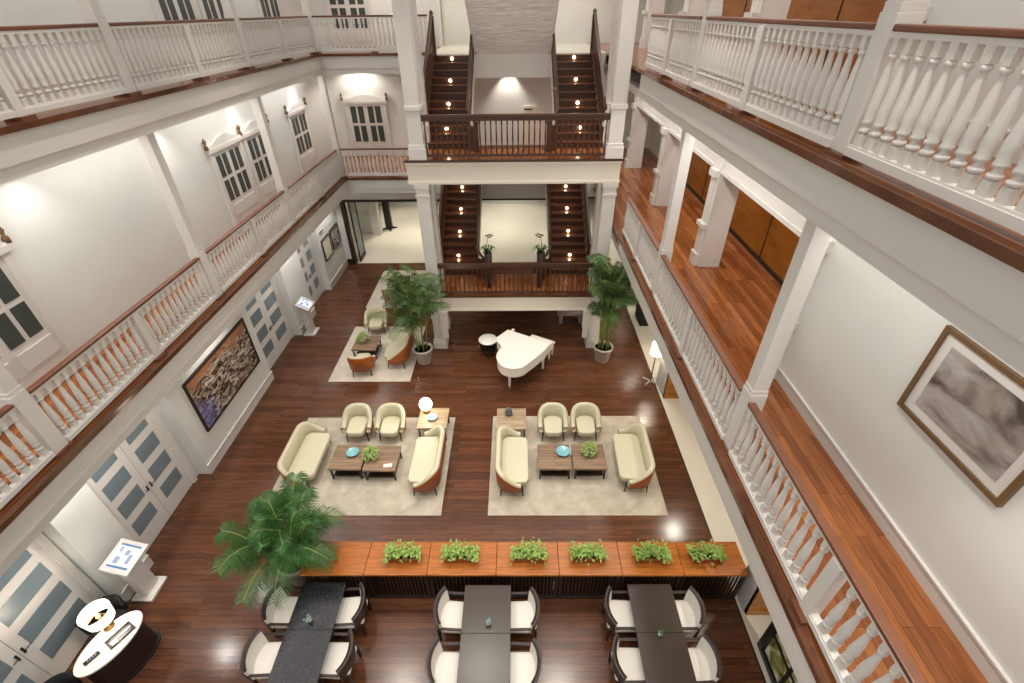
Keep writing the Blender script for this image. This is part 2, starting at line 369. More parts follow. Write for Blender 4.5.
def flight(z0, xa, xb, label, side):
    y0 = 13.57 if z0 > 3 else 13.87; t = thing('staircase', label, 'staircase', ((xa+xb)/2, y0, z0)); w = (xb-xa)/2
    for k in range(12):
        y = k*RUN; z = k*RISE
        B(-w, w, y, y+.02, z, z+RISE-.035).build('riser', dark_wood, t)
        B(-w, w, y-.025, y+RUN+.02, z+RISE-.035, z+RISE).build('tread', step_wood, t, bevel=.008)
        if k % 3 == 2:
            o = MB().lathe([(.045, 0), (.045, .012)], 14, M=Matrix.Translation((-.05*side, y-.005, z+.085)) @ Matrix.Rotation(pi/2, 4, 'X')).build('step_light', stepglow, t)
            bulb((xa+xb)/2-.05*side, y0+y-.1, z0+z+.09, .5, .03, (1, .82, .55))
    sl = RISE/RUN
    def bar(m, x0, x1, zl, zh, ya=-.05, yb=3.36):
        m.add([(x0, ya, ya*sl+zl), (x1, ya, ya*sl+zl), (x1, yb, yb*sl+zl), (x0, yb, yb*sl+zl), (x0, ya, ya*sl+zh), (x1, ya, ya*sl+zh), (x1, yb, yb*sl+zh), (x0, yb, yb*sl+zh)],
              [(0, 3, 2, 1), (4, 5, 6, 7), (0, 1, 5, 4), (1, 2, 6, 5), (2, 3, 7, 6), (3, 0, 4, 7)])
        return m
    for sgn in (-1, 1):
        xx = sgn*(w+.02); inner = (sgn == side)
        bar(MB(), xx-.03, xx+.03, -.18, .12, 0).build('stringer', white if inner else dark_wood, t)
        hr = bar(MB(), xx-.035, xx+.035, .98, 1.06)
        if inner:
            hr.tube([(xx, -.03, 1.0), (xx+sgn*.06, -.14, .9), (xx+sgn*.16, -.25, .78), (xx+sgn*.26, -.32, .7)], .04)
        hr.build('handrail', dark_wood, t)
        m0 = None
        for k in range(24):
            y = (k+.5)*RUN/2; z = (k//2+1)*RISE
            o = m0.copy() if m0 else B(xx-.016, xx+.016, -.016, .016, 0, .93).build('baluster', dark_wood, t)
            if m0: COL.objects.link(o)
            m0 = o; o.location = (0, y, y*sl+.06)
        MB().box(xx-.06, xx+.06, 3.36, 3.48, 2, 3.0).lathe([(.03, 3.0), (.06, 3.05), (.06, 3.08), (.02, 3.13)], 12, (xx, 3.42)).build('newel_post', dark_wood, t)
        if inner:
            xn = xx+sgn*.24
            MB().prism([(xx-.04, -.06), (xx-.04, -.14), (xn-.04*sgn, -.36), (xn+.05*sgn, -.3), (xx+.04, -.06)], 0, .62).build('curved_end_panel', dark_wood, t)
            MB().box(xn-.05, xn+.05, -.38, -.28, 0, .72).box(xn-.065, xn+.065, -.395, -.265, .72, .76).build('newel_post', dark_wood, t)
    bar(MB(), -w, w, -.3, -.18, 0).build('underside', white, t)
flight(2, -2.5, -1.3, 'lower left dark stair flight rising to the middle storey', 1)
flight(2, 1.12, 2.34, 'lower right dark stair flight rising to the middle storey', -1)
flight(6, -2.5, -1.3, 'upper left dark stair flight rising to the top storey', 1)
flight(6, 1.12, 2.34, 'upper right dark stair flight rising to the top storey', -1)
def centre_flight(z0, label, rails=True):
    t = thing('staircase', label, 'staircase', (-.09, 17.02 if z0 == 8 else 17.26, z0)); w = 1.2; sl = RISE/RUN
    m = MB(); L_ = {0: 3.44, 4: 3.66, 8: 3.4}[z0]; sl = 2/L_
    m.add([(-w, 0, .0), (w, 0, .0), (w, -L_, L_*sl-.06), (-w, -L_, L_*sl-.06), (-w, 0, .06), (w, 0, .06), (w, -L_, L_*sl), (-w, -L_, L_*sl)],
          [(0, 1, 2, 3), (4, 7, 6, 5), (0, 4, 5, 1), (1, 5, 6, 2), (2, 6, 7, 3), (3, 7, 4, 0)])
    m.build('soffit', soffitm, t)
    R_ = L_/12
    for k in range(12):
        y = -k*R_; z = k*RISE+.02; q = w-.05
        MB().add([(-q, y, z), (q, y, z), (q, y, z+RISE), (-q, y, z+RISE), (-q, y-R_, z+RISE), (q, y-R_, z+RISE)],
                 [(0, 1, 2, 3), (3, 2, 5, 4), (0, 4, 5, 1), (0, 3, 4), (1, 5, 2)]).build('step', step_wood, t)
    for sg in (-1, 1):
        MB().add([(sg*w, 0, -.02), (sg*w, -L_, L_*sl-.1), (sg*w, -L_, L_*sl), (sg*w, 0, .42), (sg*(w-.04), 0, -.02), (sg*(w-.04), -L_, L_*sl-.1), (sg*(w-.04), -L_, L_*sl), (sg*(w-.04), 0, .42)],
                 [(0, 1, 2, 3), (4, 7, 6, 5), (0, 4, 5, 1), (1, 5, 6, 2), (2, 6, 7, 3), (3, 7, 4, 0)]).build('stringer', white, t)
centre_flight(0, 'lowest middle stair flight between the lobby and the lower landing')
centre_flight(4, 'middle flight climbing to the upper landing behind its railing')
centre_flight(8, 'middle flight seen from below, with pale grey boarded underside')

# ------------------------------------------------------------------ white balustrades
PROF = [(.026, .12), (.046, .135), (.048, .155), (.028, .17), (.026, .19), (.046, .205), (.046, .22), (.04, .24), (.048, .29), (.048, .34), (.038, .48), (.026, .62), (.023, .66), (.026, .67), (.037, .68), (.037, .7), (.026, .715)]
bal_mesh = None
def make_baluster(t):
    global bal_mesh
    if bal_mesh is None:
        o = MB().box(-.035, .035, -.035, .035, 0, .12).lathe(PROF, 12).box(-.03, .03, -.03, .03, .715, .82).build('baluster', white, t); bal_mesh = o; return o
    o = bal_mesh.copy(); COL.objects.link(o); o.parent = t; return o
def balustrade(p0, p1, label, post=True, post_end=False):
    p0 = Vector(p0); p1 = Vector(p1); d = p1-p0; L_ = d.length; c = (p0+p1)/2
    t = thing('balustrade', label, 'railing', c, math.atan2(d.y, d.x)); w = L_/2
    B(-w, w, -.05, .05, .975, 1.025).build('handrail', handrail, t, bevel=.012)
    B(-w, w, -.035, .035, .935, .975).build('top_rail', white, t)
    B(-w, w, -.055, .055, .05, .12).box(-w, w, -.04, .04, .12, .14).build('bottom_rail', white, t)
    if post:
        B(-.07, .07, -.06, .06, 0, .955).build('newel_post', white, t)
        B(-.12, .12, -.12, .12, 0, .05).build('foot_pad', handrail, t)
    else: B(-.1, .1, -.07, .07, 0, .05).build('foot_pad', handrail, t)
    n = max(2, round(L_/.151)); pit = L_/n
    for k in range(n):
        x = -w+(k+.5)*pit
        if post and abs(x) < .12: continue
        o = make_baluster(t); o.location = (x, 0, .12)
ORD = ('nearest', 'second', 'third', 'farthest')
for z, st in ((G2, 'middle'), (G3, 'upper')):
    ys = (.24, 4.42, 8.82, 13.17, 17.9)
    for k in range(4):
        a = ys[k] if k == 0 else (4.675, 9.075, 13.425)[k-1]
        balustrade((RXL, a, z), (RXL, ys[k+1], z), 'white turned balustrade with brown handrail on the left %s gallery, %s bay from the viewer' % (st, ORD[k]))
    for k, (a, b) in enumerate(((.24, 4.42), (4.675, 8.82), (9.075, 12.4))):
        balustrade((RXR, a, z), (RXR, b, z), 'white turned balustrade with brown handrail on the right %s gallery, %s bay from the viewer' % (st, ('nearest', 'second', 'farthest')[k]))
    balustrade((-6.45, 18.0, z), (-2.8, 18.0, z), 'white balustrade across the far end of the left %s gallery, beside the stairs' % st, post=False)

# ------------------------------------------------------------------ doors and windows
ND = [0]; NWN = [0]
def glass_door(y0, y1, x=-7.76, kind='door', z0=0.0, top=2.72):
    ND[0] += 1
    fr = struct(B(x, x+.06, y0, y0+.12, z0, z0+top).box(x, x+.06, y1-.12, y1, z0, z0+top).box(x, x+.06, y0+.12, y1-.12, z0+top-.1, z0+top).build('door_%d' % ND[0], white))
    m = (y0+y1)/2
    for a, b in ((y0+.12, m-.005), (m+.005, y1-.12)):
        lf = B(x+.005, x+.035, a, b, z0+.02, z0+top-.11).build('door_leaf', white, fr)
        zs = [(.44, .8), (1.01, 1.37), (1.58, 1.94), (2.14, 2.5)]
        for (c, d) in zs: B(x+.03, x+.04, a+.16, b-.16, z0+c, z0+d).build('pane', pane, lf)
        hy = b-.05 if b < m+.1 else a+.05
        MB().box(x+.035, x+.05, hy-.015, hy+.015, 1.0, 1.14).tube([(x+.05, hy, 1.08), (x+.08, hy, 1.08), (x+.08, hy+(.1 if b < m+.1 else -.1)*-1, 1.08)], .008).build('door_handle', black, lf)
for a, b in ((1.75, 4.3), (5.12, 7.18), (10.98, 13.22), (14.7, 16.42)): glass_door(a, b)
def shutter_window(c, y0, y1, z0, zg0, zg1, axis='Y', n=2, cap=True):
    """tall glazed casement with a stepped pediment; c = wall plane, drawn along the wall"""
    NWN[0] += 1
    def bx(m, a, b, d0, d1, e, f):
        return m.box(c+d0, c+d1, a, b, e, f) if axis == 'Y' else m.box(a, b, c-d1, c-d0, e, f)
    m = MB(); bx(m, y0, y0+.14, 0, .07, z0, zg1+.12); bx(m, y1-.14, y1, 0, .07, z0, zg1+.12); bx(m, y0-.06, y1+.06, 0, .1, zg1+.12, zg1+.22)
    fr = struct(m.build('window_%d' % NWN[0], white))
    bx(MB(), y0+.1, y1-.1, 0, .04, z0, zg1+.14).build('panel', white, fr)
    W_ = (y1-y0-.28)/n
    for k in range(n):
        a = y0+.14+k*W_
        for j in range(2):
            p = a+.07+j*(W_-.1)/2
            for e, f in ((zg0, zg0+(zg1-zg0)*.46), (zg0+(zg1-zg0)*.54, zg1)):
                bx(MB(), p, p+(W_-.1)/2-.08, .03, .05, e, f).build('pane', dpane, fr)
        bx(MB(), a+.08, a+W_-.08, .03, .06, zg0-.42, zg0-.12).build('lower_panel', white, fr)
    if cap:
        # curved pediment with end finials
        pts = []; N_ = 12
        for k in range(N_+1):
            u = k/N_; pts.append((y0-.06+u*(y1-y0+.12), zg1+.24+.2*max(0, sin(pi*u))**1.5))
        m = MB(); vs = []; 
        for (yy, zz) in pts:
            for dd in (0, .08):
                for q in (zg1+.22, zz): vs.append((c+dd, yy, q) if axis == 'Y' else (yy, c-dd, q))
        fs = []
        for k in range(N_):
            i = k*4; fs += [(i+2, i+6, i+7, i+3), (i+1, i+3, i+7, i+5), (i, i+1, i+5, i+4), (i, i+4, i+6, i+2)]
        m.add(vs, fs); m.build('pediment', white, fr)
        m = MB()
        for e in (y0-.06, y1+.06):
            p = (c+.06, e) if axis == 'Y' else (e, c-.06)
            m.lathe([(.05, zg1+.22), (.05, zg1+.3), (.02, zg1+.34), (.05, zg1+.42), (.01, zg1+.5)], 10, p)
        m.build('finial', frame_wood, fr)
for z in (G2, G3):
    shutter_window(-7.8, 12.3, 13.95, z+.02, z+.95, z+2.1); shutter_window(-7.8, 14.05, 15.7, z+.02, z+.95, z+2.1)
    shutter_window(-7.8, 17.3, 18.95, z+.02, z+.95, z+2.1)
    shutter_window(-7.8, 4.7, 6.55, z+.02, z+.95, z+2.1); shutter_window(-7.8, 2.6, 4.45, z+.02, z+.95, z+2.1, cap=False)
    shutter_window(21.1, -7.0, -5.3, z+.02, z+.6, z+1.95, 'X')
# cream door at the rear of the middle storey
ND[0] += 1
d = struct(B(.3, 1.2, 22.04, 22.1, G2, G2+1.75).build('door_%d' % ND[0], cream)); B(.36, .7, 22.02, 22.04, G2+1.6, G2+1.66).build('door_closer', black, d)
# glazed garden door at lower right
ND[0] += 1
d = struct(B(4.2, 4.32, 3.5, 3.62, 0, 2.5).box(4.2, 4.32, 1.2, 3.5, 2.4, 2.5).box(4.2, 4.32, 1.2, 3.5, 0, .1).build('door_%d' % ND[0], black))
for k in range(3):
    for q in range(4):
        B(4.24, 4.27, 3.5-.55*(k+1)+.03, 3.5-.55*k-.03, .13+.57*q, .13+.57*q+.54).build('pane', garden, d)
    B(4.22, 4.3, 3.5-.55*(k+1)-.03, 3.5-.55*(k+1)+.03, .1, 2.4).build('mullion', black, d)
for q in range(1, 4): B(4.22, 4.3, 1.2, 3.5, .1+.57*q-.015, .1+.57*q+.015).build('glazing_bar', black, d)
# open lattice door leaf into the lobby
t = thing('door_leaf', 'open dark-framed glazed door leaf at the lobby opening, left side', 'door', (-6.98, 18.98, 0))
B(0, .05, 0, .07, 0, 2.75).box(0, .05, .75, .82, 0, 2.75).box(0, .05, 0, .82, 2.65, 2.75).box(0, .05, 0, .82, 0, .18).build('frame', espresso, t)
for k in range(4): B(.02, .03, .08, .74, .2+.62*k, .2+.62*k+.56).build('pane', pane, t)
# ------------------------------------------------------------------ wall pictures
def painting_mat():
    m, nt, b, N, L = newmat('abstract_canvas')
    tc = N.new('ShaderNodeTexCoord')
    mp = N.new('ShaderNodeMapping'); L.new(tc.outputs['Object'], mp.inputs['Vector']); mp.inputs['Rotation'].default_value = (rad(25), 0, 0); mp.inputs['Scale'].default_value = (1, 1.6, 4)
    nz = N.new('ShaderNodeTexNoise'); nz.inputs['Scale'].default_value = 2.6; nz.inputs['Detail'].default_value = 9; nz.inputs['Distortion'].default_value = 1.2; L.new(mp.outputs['Vector'], nz.inputs['Vector'])
    r = N.new('ShaderNodeValToRGB'); e = r.color_ramp.elements
    for k, (p, h) in enumerate(((.36, '241A16'), (.45, '5A4030'), (.53, '9A8A70'), (.63, 'CFC6BC'))):
        if k > 1: e.new(.5)
        e[k].position = p; e[k].color = hx(h)+(1,)
    L.new(nz.outputs['Fac'], r.inputs['Fac'])
    sp_ = N.new('ShaderNodeSeparateXYZ'); L.new(tc.outputs['Object'], sp_.inputs[0])
    n2 = N.new('ShaderNodeTexNoise'); n2.inputs['Scale'].default_value = 2.2; n2.inputs['Detail'].default_value = 5; L.new(tc.outputs['Object'], n2.inputs['Vector'])
    # warm band along the top
    ad = N.new('ShaderNodeMath'); ad.operation = 'MULTIPLY_ADD'; L.new(n2.outputs['Fac'], ad.inputs[0]); ad.inputs[1].default_value = .9; L.new(sp_.outputs['Z'], ad.inputs[2])
    mr = N.new('ShaderNodeMapRange'); mr.inputs[1].default_value = .78; mr.inputs[2].default_value = 1.05; L.new(ad.outputs[0], mr.inputs[0])
    mx = N.new('ShaderNodeMix'); mx.data_type = 'RGBA'; L.new(mr.outputs[0], mx.inputs[0]); L.new(r.outputs['Color'], mx.inputs[6]); mx.inputs[7].default_value = hx('A5714E')+(1,)
    # blue patch towards the lower near corner
    a2 = N.new('ShaderNodeMath'); a2.operation = 'ADD'; L.new(sp_.outputs['Y'], a2.inputs[0]); L.new(sp_.outputs['Z'], a2.inputs[1])
    a3 = N.new('ShaderNodeMath'); a3.operation = 'MULTIPLY_ADD'; L.new(n2.outputs['Fac'], a3.inputs[0]); a3.inputs[1].default_value = 2.2; L.new(a2.outputs[0], a3.inputs[2])
    m2 = N.new('ShaderNodeMapRange'); m2.inputs[1].default_value = .1; m2.inputs[2].default_value = -.5; m2.inputs[4].default_value = .6; L.new(a3.outputs[0], m2.inputs[0])
    mx2 = N.new('ShaderNodeMix'); mx2.data_type = 'RGBA'; L.new(m2.outputs[0], mx2.inputs[0]); L.new(mx.outputs[2], mx2.inputs[6]); mx2.inputs[7].default_value = hx('6B74B8')+(1,)
    L.new(mx2.outputs[2], b.inputs['Base Color']); b.inputs['Roughness'].default_value = .5
    return m
def ink_mat():
    m, nt, b, N, L = newmat('ink_landscape')
    tc = N.new('ShaderNodeTexCoord'); mp = N.new('ShaderNodeMapping'); L.new(tc.outputs['Object'], mp.inputs['Vector']); mp.inputs['Rotation'].default_value = (rad(-20), 0, 0); mp.inputs['Scale'].default_value = (1, 1.5, 3.2)
    nz = N.new('ShaderNodeTexNoise'); nz.inputs['Scale'].default_value = 1.25; nz.inputs['Detail'].default_value = 12; nz.inputs['Distortion'].default_value = .5; L.new(mp.outputs['Vector'], nz.inputs['Vector'])
    r = N.new('ShaderNodeValToRGB'); e = r.color_ramp.elements
    for k, (p, h) in enumerate(((.33, '4A403C'), (.45, '857A74'), (.55, 'A89E97'), (.7, 'B9B5B2'))):
        if k > 1: e.new(.5)
        e[k].position = p; e[k].color = hx(h)+(1,)
    L.new(nz.outputs['Fac'], r.inputs['Fac']); L.new(r.outputs['Color'], b.inputs['Base Color']); b.inputs['Roughness'].default_value = .5
    return m
def picture(x, y0, y1, z0, z1, out, label, fm, canvas, fw_=.05, mat_w=0, name='framed_picture'):
    t = thing(name, label, 'picture', (x, (y0+y1)/2, (z0+z1)/2)); a = (y1-y0)/2; b = (z1-z0)/2; e = .05*out
    lo, hi = min(0, e), max(0, e)
    B(lo, hi, -a, -a+fw_, -b, b).box(lo, hi, a-fw_, a, -b, b).box(lo, hi, -a+fw_, a-fw_, b-fw_, b).box(lo, hi, -a+fw_, a-fw_, -b, -b+fw_).build('frame', fm, t)
    e2 = .02*out
    if mat_w: B(min(0, e2), max(0, e2), -a+fw_, a-fw_, -b+fw_, b-fw_).build('mat_board', white, t)
    k = fw_+mat_w; e3 = .028*out
    B(min(0, e3), max(0, e3), -a+k, a-k, -b+k, b-k).build('canvas', canvas, t)
picture(-7.46, 7.82, 10.6, .93, 2.4, 1, 'large brown and blue abstract painting on the left ground-floor wall', espresso, painting_mat(), .05)
picture(4.4, 2.6, 3.97, 5.42, 6.5, -1, 'grey ink landscape in brown wooden frame with white mat, right wall', frame_wood, ink_mat(), .05, .11)
inkp = plain('paper_print', 'E4DDCB', .7, var=.08, scale=12); inkd = ramp_mat('dark_print', [(.45, '4A4842'), (.55, 'C9C4B8')], (1, 1, 1), 9, 4, 1, .6)
picture(-7.46, 16.62, 17.45, 1.15, 2.0, 1, 'pale print in thin dark frame, nearer of the pair by the lobby opening', espresso, inkp, .04)
picture(-7.46, 17.6, 18.5, 1.2, 2.02, 1, 'dark patterned print in black frame, farther of the pair by the lobby opening', black, inkd, .04)
t = thing('wall_sign', 'small dark lettered sign above the pale framed print', 'sign', (-7.46, 16.85, 2.26))
B(0, .012, -.25, .25, -.09, .09).build('plate', white, t)
m = MB()
for k in range(6): m.box(.012, .018, -.2+.07*k, -.2+.07*k+.045, .01, .07)
for k in range(5): m.box(.012, .018, -.18+.07*k, -.18+.07*k+.045, -.07, -.02)
m.build('lettering', black, t)

# ------------------------------------------------------------------ rugs
def rug(x0, x1, y0, y1, label, mt):
    m = B(-(x1-x0)/2, (x1-x0)/2, -(y1-y0)/2, (y1-y0)/2, 0, .012)
    tag(m.build('rug', mt, None, ((x0+x1)/2, (y0+y1)/2, .001)), label, 'rug')
rug(-5.75, -1.7, 6.17, 9.22, 'large beige rug under the left seating group in front', rugm)
rug(-.66, 3.33, 6.17, 9.26, 'large beige rug under the right seating group in front', rugm)
rug(-5.72, -3.23, 10.75, 13.74, 'pale rug under the orange-backed chairs at left rear', rugp)
rug(-5.7, -3.5, 15.03, 18.1, 'pale rug farthest back near the lobby opening', rugp)

# ------------------------------------------------------------------ seating
def tub(name, label, cat, w, d, loc, rz, group=None, bh=.8, ah=.46, sh=.43):
    """tub chair or sofa facing -Y: wrapped cream back over a tan outer shell"""
    t = thing(name, label, cat, loc, rz, group)
    N_ = 28; a = w/2; yb = d/2; r = .3
    path = [(-a, -yb+.12)]
    path += [(-a, -yb+.12+(k/4)*(d-.12-r)) for k in range(1, 5)]
    path += [(-a+r-r*cos(q*pi/14), yb-r+r*sin(q*pi/14)) for q in range(1, 8)]
    nx = 6
    path += [(-a+r+(k/nx)*(w-2*r), yb) for k in range(1, nx+1)]
    path += [(a-r+r*sin(q*pi/14), yb-r+r*cos(q*pi/14)) for q in range(1, 8)]
    path += [(a, yb-r-(k/4)*(d-.12-r)) for k in range(1, 5)]
    n = len(path)
    def ht(y):
        u = max(0, min(1, (y+yb-.12)/(d-.12))); u = u*u*(3-2*u); return ah+(bh-ah)*u
    def wall(off0, off1, z0, top_d, flare):
        vs = []; fs = []
        for i, (x, y) in enumerate(path):
            p = Vector(path[max(i-1, 0)]); q = Vector(path[min(i+1, n-1)]); tg = (q-p).normalized(); nr = Vector((-tg.y, tg.x))
            zt = ht(y)+top_d
            for (o, z) in ((off0, z0), (off0+flare, zt-.03), (off0+flare*.7+(off1-off0)*.5, zt), (off1+flare, zt-.03), (off1, z0)):
                vs.append((x+nr.x*o, y+nr.y*o, z))
        for i in range(n-1):
            for k in range(5): k2 = (k+1) % 5; fs.append((i*5+k, i*5+k2, (i+1)*5+k2, (i+1)*5+k))
        fs += [tuple(range(5)), tuple((n-1)*5+k for k in (4, 3, 2, 1, 0))]
        return MB().add(vs, fs, None, True)
    # outward normal is +nr (path runs clockwise from the front left)
    wall(.0, -.11, .27, 0, .04).build('backrest', creamfab, t)
    wall(.018, .0, .24, -.035, .03).build('outer_shell', orangefab, t)
    s = MB(); hw = a-.1
    pts = [(-hw+.03, -yb)]+[(-hw+.0, yb-.2)]+[(-hw+.12, yb-.08), (hw-.12, yb-.08), (hw, yb-.2), (hw-.03, -yb), (hw-.12, -yb-.06), (-hw+.12, -yb-.06)]
    s.prism(pts, .28, sh); s.build('seat', creamfab, t, bevel=.035)
    for sx in (-1, 1):
        for sy_ in (-1, 1):
            x, y = sx*(a-.1), sy_*(yb-.1)
            MB().tube([(x+sx*.03, y+sy_*.03, 0), (x, y, .28)], [.014, .022], 8).build('leg', black, t)
    return t
ac = tub('armchair', 'cream tub armchair, left of the pair in the left front seating group', 'armchair', .7, .66, (-4.14, 8.62, .013), 0, 'cream tub armchairs')
for p, rz, lb in (((-3.28, 8.62, .013), 0, 'cream tub armchair, right of the pair in the left front seating group'),
                  ((.92, 8.62, .013), 0, 'cream tub armchair, left of the pair in the right front seating group'),
                  ((1.76, 8.62, .013), 0, 'cream tub armchair, right of the pair in the right front seating group'),
                  ((-4.75, 11.25, .013), pi+.08, 'tub armchair showing its tan back at the near end of the rear rug'),
                  ((-4.85, 13.5, .013), .1, 'cream tub armchair facing the viewer at the far end of the rear rug'),
                  ((-4.68, 15.38, .013), pi, 'tub armchair showing its tan back on the farthest rug')):
    dup(ac, p, rz, lb)
sf = tub('sofa', 'cream curved sofa at the left edge of the left front rug', 'sofa', 1.62, .66, (-5.1, 7.58, .013), pi/2, 'curved cream sofas')
for p, rz, lb in (((-2.13, 7.44, .013), -pi/2, 'cream curved sofa at the right edge of the left front rug'),
                  ((-.13, 7.42, .013), pi/2, 'cream curved sofa at the left edge of the right front rug'),
                  ((2.75, 7.52, .013), -pi/2-.03, 'cream curved sofa at the right edge of the right front rug'),
                  ((-3.74, 12.1, .013), -pi/2-.02, 'curved sofa showing its tan end, beside the left tall palm')):
    dup(sf, p, rz, lb)

# ------------------------------------------------------------------ coffee and side tables
def coffee(label, loc, w=.78, d=.76, h=.4, mt=None, rz=0, group='square coffee tables', name='coffee_table', shelf=True):
    t = thing(name, label, 'table', loc, rz, group); a, b = w/2, d/2
    B(-a, a, -b, b, h-.05, h).build('tabletop', mt or table_brown, t, bevel=.006)
    for sx in (-1, 1):
        for sy_ in (-1, 1):
            B(-.018, .018, -.018, .018, 0, h-.05).build('leg', black, t, loc=(sx*(a-.05), sy_*(b-.05), 0))
    if shelf: B(-a+.07, a-.07, -b+.07, b-.07, .08, .1).build('shelf', espresso, t)
    else: B(-a+.03, a-.03, -b+.03, -b+.06, h-.08, h-.05).box(-a+.03, a-.03, b-.06, b-.03, h-.08, h-.05).build('apron', black, t)
    return t
c0 = coffee('brown wooden coffee table with blue bowl in the left front group', (-4.06, 7.5, .013))
dup(c0, (-3.24, 7.46, .013), 0, 'brown wooden coffee table with leafy plant in the left front group')
dup(c0, (.88, 7.5, .013), 0, 'brown wooden coffee table with blue plate in the right front group')
dup(c0, (1.71, 7.5, .013), 0, 'brown wooden coffee table with leafy plant in the right front group')
dup(c0, (-4.86, 12.2, .013), 0, 'brown wooden coffee table on the rear rug between orange-backed chairs')
dup(c0, (-4.7, 16.5, .013), 0, 'brown wooden coffee table on the farthest rug')
s0 = coffee('light parquet side table carrying the glowing ball lamp', (-2.18, 8.7, .013), .76, .74, .5, parquet, 0, 'parquet side tables', 'side_table', False)
dup(s0, (-.15, 8.68, .013), 0, 'light parquet side table with a small dark vase')
def bowl(loc, label, r=.15, mt=None):
    tag(MB().lathe([(.05, 0), (r*.7, .02), (r, .06), (r*.96, .06), (r*.6, .028), (.01, .022)], 20).build('bowl', mt or blueglaze, None, loc), label, 'bowl')
bowl((-3.98, 7.6, .413), 'round blue glazed bowl on the left front coffee table')
bowl((1.1, 7.62, .413), 'pale blue plate on the right front coffee table', .17)
bowl((-2.2, 8.68, .513), 'grey-blue bowl on the parquet side table beside the ball lamp', .13)
tag(MB().lathe([(.05, 0), (.1, .04), (.1, .1), (.05, .16), (.06, .2), (.045, .2), (.03, .1)], 16).build('vase', plain('dark_grey_vase', '5C6668', .3), None, (-.22, 8.82, .513)), 'small dark grey vase on the right parquet side table', 'vase')
tag(B(-.1, .1, -.05, .05, 0, .02).build('napkin', whitefab, None, (-3.05, 7.22, .413), .15), 'folded white napkin on the left front coffee table with the plant', 'napkin')
def leafy(loc, label, r=.2, h=.26, n=170, mt=None, pot=True):
    t = thing('potted_plant', label, 'plant', loc)
    MB().lathe([(.07, 0), (.1, .1), (.09, .1), (.08, .07)], 14).build('pot', potm, t)
    m = MB()
    for k in range(n):
        a = random.uniform(0, 2*pi); rr = r*random.random()**.6; z = .1+(h)*(1-(rr/r)**2)*random.uniform(.4, 1)
        c = Vector((rr*cos(a), rr*sin(a), z)); s = random.uniform(.025, .045)
        M = Matrix.Translation(c) @ Matrix.Rotation(a+random.uniform(-.6, .6), 4, 'Z') @ Matrix.Rotation(random.uniform(-.2, .9), 4, 'Y')
        m.add([(-s, 0, 0), (0, -s*.5, .006), (s*1.3, 0, 0), (0, s*.5, .006)], [(0, 1, 2, 3)], M)
    m.build('foliage', mt or light_leaf, t)
    MB().tube([(0, 0, .05), (0, .01, h*.8)], .012, 6).build('stem', stemm, t)
leafy((-3.5, 7.5, .413), 'bushy light green plant on the left front coffee tables')
leafy((1.72, 7.62, .413), 'bushy green plant on the right front coffee table')
leafy((-4.98, 12.3, .413), 'light green plant on the rear coffee table', .19)
leafy((-4.75, 16.6, .413), 'pale green plant on the farthest coffee table', .2)
# ball lamp
t = thing('table_lamp', 'glowing white ball lamp on the left parquet side table', 'lamp', (-2.38, 8.92, .513))
MB().lathe([(.09, 0), (.09, .02), (.03, .05), (.03, .12)], 16).build('base', brass, t)
MB().lathe([(.03, .1), (.11, .14), (.16, .22), (.17, .28), (.15, .36), (.1, .42), (.02, .45)], 24).build('lamp_shade', glow, t)
bulb(-2.38, 8.92, 1.15, 14, .16)

# ------------------------------------------------------------------ piano
t = thing('grand_piano', 'white grand piano with closed lid before the stairs', 'piano', (0, 0, 0))
# outline (world x, y) of the rim, keyboard edge from A to K
OUT = [(-.28, 12.12), (1.0, 11.38), (.86, 11.08), (.62, 10.76), (.36, 10.45), (.18, 10.25), (.02, 10.17), (-.2, 10.17), (-.42, 10.28), (-.55, 10.5), (-.6, 10.75), (-.55, 11.0), (-.47, 11.15), (-.5, 11.32), (-.6, 11.5), (-.64, 11.68)]
def smooth_out(P, sharp):
    out = []; n = len(P)
    for i in range(n):
        p0, p1, p2, p3 = (Vector(P[(i+k) % n]) for k in (-1, 0, 1, 2))
        if i in sharp: p0 = p1
        if (i+1) % n in sharp: p3 = p2
        st = 4 if not (i in sharp and (i+1) % n in sharp) else 1
        for q in range(st):
            u = q/st; v = .5*((2*p1)+(p2-p0)*u+(2*p0-5*p1+4*p2-p3)*u*u+(3*p1-p0-3*p2+p3)*u**3); out.append((v.x, v.y))
    return out
OUT = smooth_out(OUT, (0, 1, 2, 15))
def scale_out(s): cx, cy_ = .1, 11.1; return [(cx+(x-cx)*s, cy_+(y-cy_)*s) for x, y in OUT]
MB().prism(scale_out(.975), .62, .93).build('case', piano_white, t, bevel=.015)
MB().prism(scale_out(1.0), .935, .965).build('lid', piano_white, t, bevel=.012)
kd = Vector((1.28, -.74, 0)).normalized(); kn = Vector((.5, .87, 0))
def kpt(u, v, z): p = Vector((-.28, 12.12, z))+kd*u+kn*v; return p
Mk = Matrix(((kd.x, kn.x, 0, -.28), (kd.y, kn.y, 0, 12.12), (0, 0, 1, 0), (0, 0, 0, 1)))
B(.02, 1.46, 0, .26, .6, .7, M=Mk).box(.02, .1, 0, .26, .7, .86, M=Mk).box(1.38, 1.46, 0, .26, .7, .86, M=Mk).build('keybed', piano_white, t, bevel=.01)
B(.1, 1.38, .04, .2, .7, .72, M=Mk).build('white_keys', whitefab, t)
m = MB()
for k in range(36): m.box(.12+k*.0345, .135+k*.0345, .04, .13, .72, .735, M=Mk)
m.build('black_keys', black, t)
for x, y in ((-.22, 10.5), (.8, 11.35), (-.25, 11.85)):
    MB().lathe([(.035, 0), (.04, .03), (.05, .1), (.06, .5), (.075, .63)], 4, (x, y), a0=pi/4).build('leg', piano_white, t)
    MB().lathe([(.03, 0), (.03, .05)], 10, (x, y)).build('caster', brass, t)
